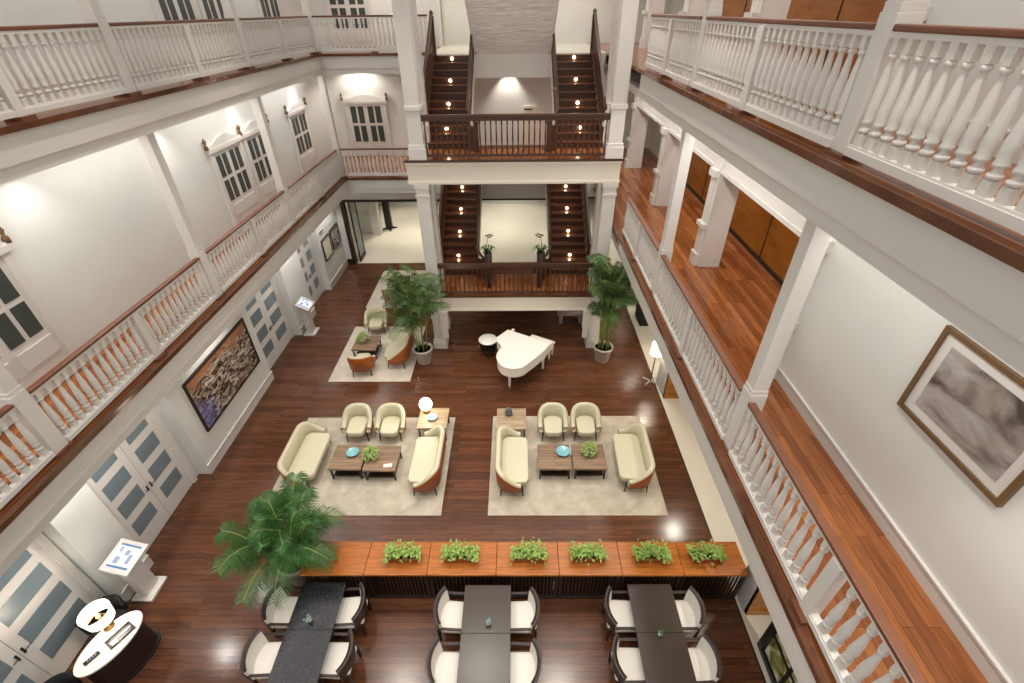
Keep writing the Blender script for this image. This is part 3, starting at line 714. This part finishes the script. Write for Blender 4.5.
B(.55, .85, -.1, .1, .12, .16, M=Mk).build('pedal_lyre', piano_white, t)
B(.62, .66, -.03, .02, .12, .62, M=Mk).box(.74, .78, -.03, .02, .12, .62, M=Mk).build('lyre_post', piano_white, t)
t = thing('piano_bench', 'white piano bench behind the keyboard of the piano', 'bench', kpt(.9, .55, 0), math.atan2(kd.y, kd.x))
B(-.42, .42, -.17, .17, .44, .52).build('seat', piano_white, t, bevel=.02)
for sx in (-1, 1):
    for sy_ in (-1, 1): B(-.025, .025, -.025, .025, 0, .44).build('leg', piano_white, t, loc=(sx*.36, sy_*.12, 0))
t = thing('drum_table', 'round white-topped black side table left of the piano', 'table', (-.92, 12.12, 0))
MB().lathe([(.29, .55), (.3, .56), (.3, .585), (.29, .6)], 32).build('tabletop', piano_white, t)
m = MB()
for k in range(18):
    a = 2*pi*k/18; m.tube([(.27*cos(a), .27*sin(a), .55), (.22*cos(a), .22*sin(a), .2)], .012, 5)
m.lathe([(.2, .19), (.225, .2), (.225, .24), (.2, .24)], 24); m.build('basket_body', black, t)
for k in range(3):
    a = 2*pi*k/3+.5; MB().tube([(.2*cos(a), .2*sin(a), .2), (.24*cos(a), .24*sin(a), 0)], .015, 6).build('leg', black, t)

# ------------------------------------------------------------------ palms
def frond(m, base, az, L_, rise, droop, leaf, nl=22, ms=None, w=.011, start=.22):
    pts = []
    for k in range(13):
        u = k/12; r = L_*(u*cos(rise)+.0)*1.0; z = L_*(u*sin(rise)-droop*u*u)
        pts.append(Vector((base[0]+r*cos(az), base[1]+r*sin(az), base[2]+z)))
    ms.tube(pts, [.012*(1-.8*k/12)+.002 for k in range(13)], 5)
    for k in range(nl):
        u = start+(1-start)*(k/(nl-1))
        i = min(11, int(u*12)); f = u*12-i; p = pts[i].lerp(pts[i+1], f); tg = (pts[i+1]-pts[i]).normalized()
        sd = tg.cross(Vector((0, 0, 1)))
        if sd.length < .1: sd = Vector((-sin(az), cos(az), 0))
        sd.normalize(); up = sd.cross(tg).normalized()
        ll = leaf*(.55+.6*sin(pi*min(1, .15+u*.85)))*random.uniform(.85, 1.1)
        for s in (-1, 1):
            d = (sd*s*.85+tg*.6+up*random.uniform(-.05, .25)).normalized()
            a = p; b = p+d*ll*.5; c = p+d*ll+Vector((0, 0, -ll*.5)); wv = tg*w
            m.add([a-wv*.5, b-wv, c, b+wv, a+wv*.5], [(0, 1, 3, 4), (1, 2, 3)])
def palm_tree(label, loc, h, nst, leafmat, spread, canes, pot_r, pot_h, seed, nf, L_, up, leaf, drp=.35):
    random.seed(seed); t = thing('potted_palm', label, 'plant', loc)
    pt = MB().lathe([(pot_r*.68, 0), (pot_r*.72, .02), (pot_r*.95, pot_h*.85), (pot_r*1.03, pot_h*.87), (pot_r*1.03, pot_h), (pot_r*.93, pot_h), (pot_r*.9, pot_h*.86)], 28).build('pot', potm, t)
    MB().lathe([(pot_r*.88, pot_h*.8), (pot_r*.88, pot_h*.86)], 20).build('soil', soil, pt)
    ml = MB(); ms = MB()
    for c in range(canes):
        a = 2*pi*c/canes+random.uniform(-.3, .3); r0 = pot_r*random.uniform(.2, .6); hh = h*random.uniform(.6, 1.0)
        lean = spread*random.uniform(.3, 1)
        b = Vector((r0*cos(a), r0*sin(a), pot_h*.8)); e = Vector(((r0+lean)*cos(a), (r0+lean)*sin(a), pot_h+hh))
        mid = b.lerp(e, .5)+Vector((0, 0, .05)); ms.tube([b, mid, e], [.016, .013, .009], 6)
        for k in range(nf):
            az = a+random.uniform(-1.7, 1.7)+(pi*(k % 2)); q = b.lerp(e, random.uniform(.4, 1) if h > 2 else random.uniform(.65, 1))
            frond(ml, q, az, L_*random.uniform(.75, 1.1), random.uniform(*up), random.uniform(.6, 1.2)*drp, leaf, 24, ms, .0115)
    ml.build('foliage', leafmat, t); ms.build('stem', stemm, t)
    return t
palm_tree('tall kentia palm in pale pot left of the piano', (-2.95, 11.75, 0), 2.7, 8, palm2, .3, 9, .3, .55, 3, 6, 1.35, (.55, 1.4), .32, .5)
palm_tree('tall bamboo palm in pale pot right of the piano', (2.7, 11.8, 0), 2.9, 8, palm2, .16, 11, .3, .55, 5, 6, 1.1, (.6, 1.4), .3, .5)
palm_tree('large bushy palm in clay pot at the left end of the console row', (-4.28, 4.85, 0), .95, 8, palm, .25, 9, .34, .62, 12, 4, 1.2, (.45, 1.3), .36, .55)

# ------------------------------------------------------------------ console row with planters
xs = (-3.92, -2.76, -1.63, -.39, .74, 1.86, 2.96, 4.1)
names = ('leftmost, half under the big palm', 'second from the left', 'third from the left', 'fourth from the left, at the middle', 'third from the right', 'second from the right', 'rightmost')
for k in range(7):
    a, b = xs[k], xs[k+1]; w = (b-a)/2-.004
    t = thing('console_table', 'orange-brown wooden console with slatted front, %s of the row' % names[k], 'console table', ((a+b)/2, 4.66, 0), 0, 'slatted consoles in a row')
    B(-w, w, -.32, .32, .9, .95).build('top', console_wood, t, bevel=.005)
    m = MB(); m.box(-w+.02, w-.02, .22, .25, .08, .9)
    n = 16
    for q in range(n): x = -w+.06+q*(2*w-.12)/(n-1); m.box(x-.014, x+.014, -.27, -.24, .1, .84)
    m.build('slatted_front', espresso, t)
    B(-w+.02, w-.02, -.28, -.24, .84, .9).box(-w+.02, w-.02, -.28, -.24, .04, .1).build('rail', espresso, t)
    for sx in (-1, 1):
        for sy_ in (-1, 1): B(-.025, .025, -.025, .025, 0, .9).build('leg', espresso, t, loc=(sx*(w-.03), sy_*.25, 0))
px = (-2.1, -1.05, .2, 1.28, 2.42, 3.42)
def planter(k, x, y):
    random.seed(40+k)
    t = thing('planter_box', 'wooden box of leafy green plants, %s on the console row' % ('leftmost', 'second from the left', 'third from the left', 'third from the right', 'second from the right', 'rightmost')[k], 'planter', (x, y, .95), 0, 'planter boxes on the console row')
    B(-.27, .27, -.1, .1, 0, .012).box(-.27, -.25, -.1, .1, .012, .12).box(.25, .27, -.1, .1, .012, .12).box(-.25, .25, -.1, -.08, .012, .12).box(-.25, .25, .08, .1, .012, .12).build('box', planter_wood, t)
    B(-.25, .25, -.08, .08, .012, .1).build('soil', soil, t)
    m = MB(); sh = random.uniform(-.3, .3)
    for q in range(330):
        u = random.uniform(-1, 1); bump = .55+.45*cos(2.2*(u-sh)); x_ = u*.33; y_ = random.gauss(0, .075); z = .12+random.random()**.7*.2*bump
        s = random.uniform(.022, .045)
        M = Matrix.Translation((x_, y_, z)) @ Matrix.Rotation(random.uniform(0, 6.28), 4, 'Z') @ Matrix.Rotation(random.uniform(-.2, .9), 4, 'Y')
        m.add([(-s, 0, 0), (0, -s*.55, .008), (s*1.3, 0, -.004), (0, s*.55, .008)], [(0, 1, 2, 3)], M)
    m.build('foliage', light_leaf, t)
for k, x in enumerate(px): planter(k, x, 4.66)

# ------------------------------------------------------------------ dining tables and chairs
def dining(label, loc, rz, mt, w=.8, d=.79):
    t = thing('dining_table', label, 'table', loc, rz, 'square dining tables pushed together')
    a, b = w/2, d/2
    B(-a, a, -b, b, .71, .75).build('tabletop', mt, t, bevel=.004)
    B(-.04, .04, -.04, .04, .04, .71).build('pedestal', espresso, t); B(-.26, .26, -.26, .26, 0, .04).build('base_plate', espresso, t)
Td = ((-3.48, 3.92, 'left', black_top, -.0), (-.535, 3.87, 'middle', dining_top, 0), (2.34, 3.89, 'right', dining_top, 0))
for x, y, nm, mt, rz in Td:
    cl = 'black embossed' if nm == 'left' else 'dark brown'
    dining('%s square dining table, %s row, end nearer the consoles' % (cl, nm), (x, y, 0), rz, mt, .78 if nm != 'middle' else .82)
    dining('%s square dining table, %s row, end cut by the lower edge' % (cl, nm), (x-.0, y-.795, 0), rz, mt, .78 if nm != 'middle' else .82)
def dining_chair(label, loc, rz):
    """barrel chair facing -Y: dark bent frame, white seat and wrapped back"""
    t = thing('dining_chair', label, 'chair', loc, rz, 'white upholstered dining chairs')
    MB().prism([(-.25, -.26), (.25, -.26), (.26, .1), (.2, .24), (-.2, .24), (-.26, .1)], .36, .46).build('seat', whitefab, t, bevel=.025)
    N_ = 14; A = rad(39)
    def arc(r0, r1, z0, z1, cyy=-.23, lean=.04):
        vs = []; fs = []
        for k in range(N_+1):
            a = pi/2-A+2*A*k/N_
            for r, z, e in ((r0, z0, 0), (r1, z0, 0), (r1, z1, lean), (r0, z1, lean)):
                vs.append(((r+e)*cos(a), cyy+(r+e)*sin(a), z))
        for k in range(N_):
            for q in range(4): q2 = (q+1) % 4; fs.append((k*4+q, k*4+q2, (k+1)*4+q2, (k+1)*4+q))
        fs += [(3, 2, 1, 0), tuple(N_*4+q for q in range(4))]
        return MB().add(vs, fs, None, False)
    arc(.425, .465, .44, .79).build('backrest', whitefab, t)
    arc(.465, .483, .4, .8, lean=.04).build('back_frame', espresso, t)
    arc(.452, .485, .79, .812, lean=.04).build('top_rail', espresso, t)
    for s in (-1, 1):
        B(s*.3-.018, s*.3+.018, -.26, .14, .62, .65).box(s*.3-.018, s*.3+.018, -.26, -.22, .36, .62).build('armrest', espresso, t)
        B(-.02, .02, -.02, .02, 0, .38).build('leg', espresso, t, loc=(s*.24, -.22, 0)); B(-.02, .02, -.02, .02, 0, .42).build('leg', espresso, t, loc=(s*.22, .22, 0))
    B(-.26, .26, -.27, -.24, .3, .37).build('front_rail', espresso, t)
    return t
ch0 = None
for nm, x0, xl, xr, ya, yb, dr in (('left', -3.48, -4.12, -2.96, 3.95, 3.2, 0), ('middle', -.535, -1.15, .08, 3.88, 3.06, 0), ('right', 2.34, 1.79, 2.89, 3.9, 3.13, 0)):
    for (x, y, rz, q) in ((xl, ya, pi/2, 'left side, nearer the consoles'), (xl, yb, pi/2, 'left side, nearer the viewer'), (xr, ya, -pi/2, 'right side, nearer the consoles'), (xr, yb, -pi/2, 'right side, nearer the viewer')):
        lb = 'white dining chair in dark frame at the %s table row, %s' % (nm, q)
        rz2 = rz+random.uniform(-.06, .06)
        if ch0 is None: ch0 = dining_chair(lb, (x, y, 0), rz2)
        else: dup(ch0, (x, y, 0), rz2, lb)
def centrepiece(loc, label, mt):
    t = thing('table_centrepiece', label, 'vase', loc)
    MB().lathe([(.03, 0), (.04, .03), (.03, .07), (.02, .09)], 12).build('vase', piano_white, t)
    m = MB(); random.seed(int(loc[0]*100))
    for k in range(30):
        M = Matrix.Translation((random.gauss(0, .022), random.gauss(-.01, .025), .08+random.random()*.05)) @ Matrix.Rotation(random.uniform(0, 6.3), 4, 'Z') @ Matrix.Rotation(random.uniform(0, 1), 4, 'Y')
        m.add([(-.02, 0, 0), (0, -.012, .004), (.026, 0, 0), (0, .012, .004)], [(0, 1, 2, 3)], M)
    m.build('sprig', mt, t)
centrepiece((-3.52, 3.66, .75), 'small white vase with silver sprig on the black embossed table', succ)
centrepiece((-.5, 3.62, .75), 'small white vase with blue-green succulent on the middle dark table', succ)
centrepiece((2.33, 3.46, .75), 'small vase with dark green sprig on the right dark table', palm)

# ------------------------------------------------------------------ kiosks, desk, lamps
def kiosk(label, loc):
    t = thing('information_kiosk', label, 'kiosk', loc)
    B(-.2, .2, -.24, .24, 0, .06).build('base', white, t, bevel=.01)
    B(-.09, .09, -.16, .16, .06, 1.05).build('pedestal', white, t, bevel=.01)
    M = Matrix.Translation((.06, 0, 1.16)) @ Matrix.Rotation(rad(28), 4, 'Y')
    B(-.23, .23, -.3, .3, -.03, .02, M=M).build('screen_housing', white, t, bevel=.01)
    s = B(-.165, .165, -.22, .22, .02, .025, M=M).build('screen', screen, t)
    for e in (-.22, .18): B(-.165, .165, e, e+.04, .025, .028, M=M).build('screen_bar', screenblue, s)
    for a, b, c, d_ in ((-.12, -.04, -.15, -.02), (-.02, .05, .02, .12), (.06, .12, -.12, .05), (-.13, -.08, .06, .16)): B(a, b, c, d_, .025, .028, M=M).build('screen_figure', screenmark, s)
kiosk('white information kiosk with lit screen by the near left pier', (-7.16, 4.55, 0))
kiosk('white information kiosk with lit screen at the far left pier', (-7.16, 13.42, 0))
t = thing('reception_desk', 'oval white-topped reception desk with dark curved body at lower left', 'desk', (-6.7, 3.32, 0), rad(68))
def oval(a, b, n=36): return [(a*cos(2*pi*k/n), b*sin(2*pi*k/n)) for k in range(n)]
MB().prism(oval(.52, .3), .73, .765).build('desktop', piano_white, t, bevel=.006)
MB().prism(oval(.46, .25), .05, .73).build('body', espresso, t); MB().prism(oval(.5, .28), 0, .05).build('plinth', black, t)
t = thing('document_tray', 'black tray with papers lying on the oval desk', 'tray', (-6.58, 3.42, .765), rad(62))
B(-.19, .19, -.1, .1, 0, .012).box(-.19, .19, -.1, -.085, .012, .03).box(-.19, .19, .085, .1, .012, .03).box(-.19, -.175, -.085, .085, .012, .03).box(.175, .19, -.085, .085, .012, .03).build('tray', black, t)
B(-.16, .16, -.02, .02, .012, .02).build('pen', screenmark, t); B(-.15, -.06, -.07, -.03, .012, .022).build('card', piano_white, t)
t = thing('telephone', 'black telephone handset on the left end of the oval desk', 'telephone', (-6.8, 3.08, .765), rad(60))
B(-.11, .11, -.035, .035, 0, .03).build('body', black, t, bevel=.01)
m = MB()
for k in range(4):
    for q in range(2): m.box(-.06+.035*k, -.04+.035*k, -.018+.022*q, -.004+.022*q, .03, .034)
m.build('buttons', screenmark, t)
t = thing('desk_lamp', 'white drum lamp glowing on the oval desk', 'lamp', (-6.86, 3.55, .765))
MB().lathe([(.08, 0), (.08, .015), (.012, .02), (.012, .3)], 16).build('base', brass, t)
m = MB(); n = 32
prof = [(.19, .26), (.22, .5), (.212, .5), (.182, .26)]
vs = [(r*cos(2*pi*k/n), r*sin(2*pi*k/n), z) for r, z in prof for k in range(n)]
fs = [(j*n+k, j*n+(k+1) % n, ((j+1) % 4)*n+(k+1) % n, ((j+1) % 4)*n+k) for j in range(4) for k in range(n)]
m.add(vs, fs, None, True); sh_ = m.build('lamp_shade', shade, t)
B(-.19, .19, -.008, .008, .46, .47).box(-.008, .008, -.19, .19, .46, .47).lathe([(.03, .3), (.035, .36), (.02, .4)], 12).build('shade_holder', brass, sh_)
bulb(-6.86, 3.55, 1.2, 16, .05)
def office_chair(label, loc, rz):
    t = thing('desk_chair', label, 'chair', loc, rz)
    MB().prism(oval(.27, .27, 20), .4, .48).build('seat', blackfab, t, bevel=.03)
    vs = []; fs = []; N_ = 12
    for k in range(N_+1):
        a = pi*.1+pi*.8*k/N_
        for r, z in ((.27, .45), (.32, .45), (.34, .82), (.3, .84)): vs.append((r*cos(a), r*sin(a), z))
    for k in range(N_):
        for q in range(4): q2 = (q+1) % 4; fs.append((k*4+q, k*4+q2, (k+1)*4+q2, (k+1)*4+q))
    fs += [(3, 2, 1, 0), tuple(N_*4+q for q in range(4))]
    MB().add(vs, fs, None, True).build('backrest', blackfab, t)
    for k in range(4):
        a = pi/4+k*pi/2; MB().tube([(.18*cos(a), .18*sin(a), .4), (.25*cos(a), .25*sin(a), 0)], .018, 6).build('leg', black, t)
office_chair('dark rounded chair behind the lamp at the oval desk', (-7.12, 3.72, 0), .9)
office_chair('black rounded chair at the lower left edge by the doors', (-6.98, 2.55, 0), 1.2)
# floor lamp right
t = thing('floor_lamp', 'floor lamp with crossed wooden feet and glowing white shade at right', 'lamp', (4.0, 10.72, 0))
B(-.26, .26, -.02, .02, .01, .04, M=Matrix.Rotation(.7, 4, 'Z')).box(-.26, .26, -.02, .02, .012, .042, M=Matrix.Rotation(-.7, 4, 'Z')).build('crossed_feet', potm, t)
MB().tube([(0, 0, .03), (.0, .02, 1.1)], .02, 8).build('pole', frame_wood, t)
MB().lathe([(.17, 1.05), (.15, 1.4), (.14, 1.4), (.16, 1.06)], 24).build('lamp_shade', glow, t)
bulb(4.0, 10.72, 1.65, 25, .15)
# orchids on the inner stair ends
for x, s, nm in ((-1.0, -1, 'left'), (.85, 1, 'right')):
    t = thing('potted_orchid', 'dark orchid in a tall pot on the lower landing, %s inner stair end' % nm, 'plant', (x*.86, 12.95, 2.0))
    MB().lathe([(.07, 0), (.09, .2), (.12, 1.2), (.1, 1.2), (.08, 1.0)], 14).build('pot', espresso, t)
    m = MB(); random.seed(3)
    for k in range(9): 
        a = 2*pi*k/9; frond_p = [(.02*cos(a), .02*sin(a), 1.17), (.15*cos(a), .15*sin(a), 1.38), (.28*cos(a), .28*sin(a), 1.26)]
        m.tube(frond_p, [.02, .02, .004], 5)
    m.build('leaves', palm, t)
    MB().tube([(0, 0, 1.18), (.02*s, 0, 1.45), (-.04*s, -.02, 1.78), (-.16*s, -.03, 1.82)], .01, 6).build('stem', stemm, t)
    m = MB()
    for k in range(7): m.lathe([(.01, -.02), (.045, 0), (.01, .02)], 8, M=Matrix.Translation((-.03*k*s+.03*s, -.02+random.uniform(-.04, .04), 1.74+random.uniform(-.07, .06))))
    m.build('flowers', plain('plum_petal_'+nm, '6A4650', .6), t)
# marble bench under the landing and dark post in the lobby
tag(B(-.47, .47, -.25, .25, .36, .42).box(-.4, -.28, -.2, .2, 0, .36).box(.28, .4, -.2, .2, 0, .36).build('marble_bench', greymarble, None, (1.9, 14.1, 0)), 'grey veined marble bench under the right stairs behind the piano', 'bench')
t = thing('dark_post', 'dark post with splayed feet standing in the bright lobby', 'post', (-6.5, 22.8, 0))
MB().box(-.16, .16, -.12, .12, .05, 2.4).build('shaft', espresso, t, bevel=.02)
m = MB()
for k in range(4):
    a = k*pi/2+.4; m.tube([(0, 0, .1), (.38*cos(a), .38*sin(a), .02)], [.08, .03], 6)
m.build('foot', black, t)
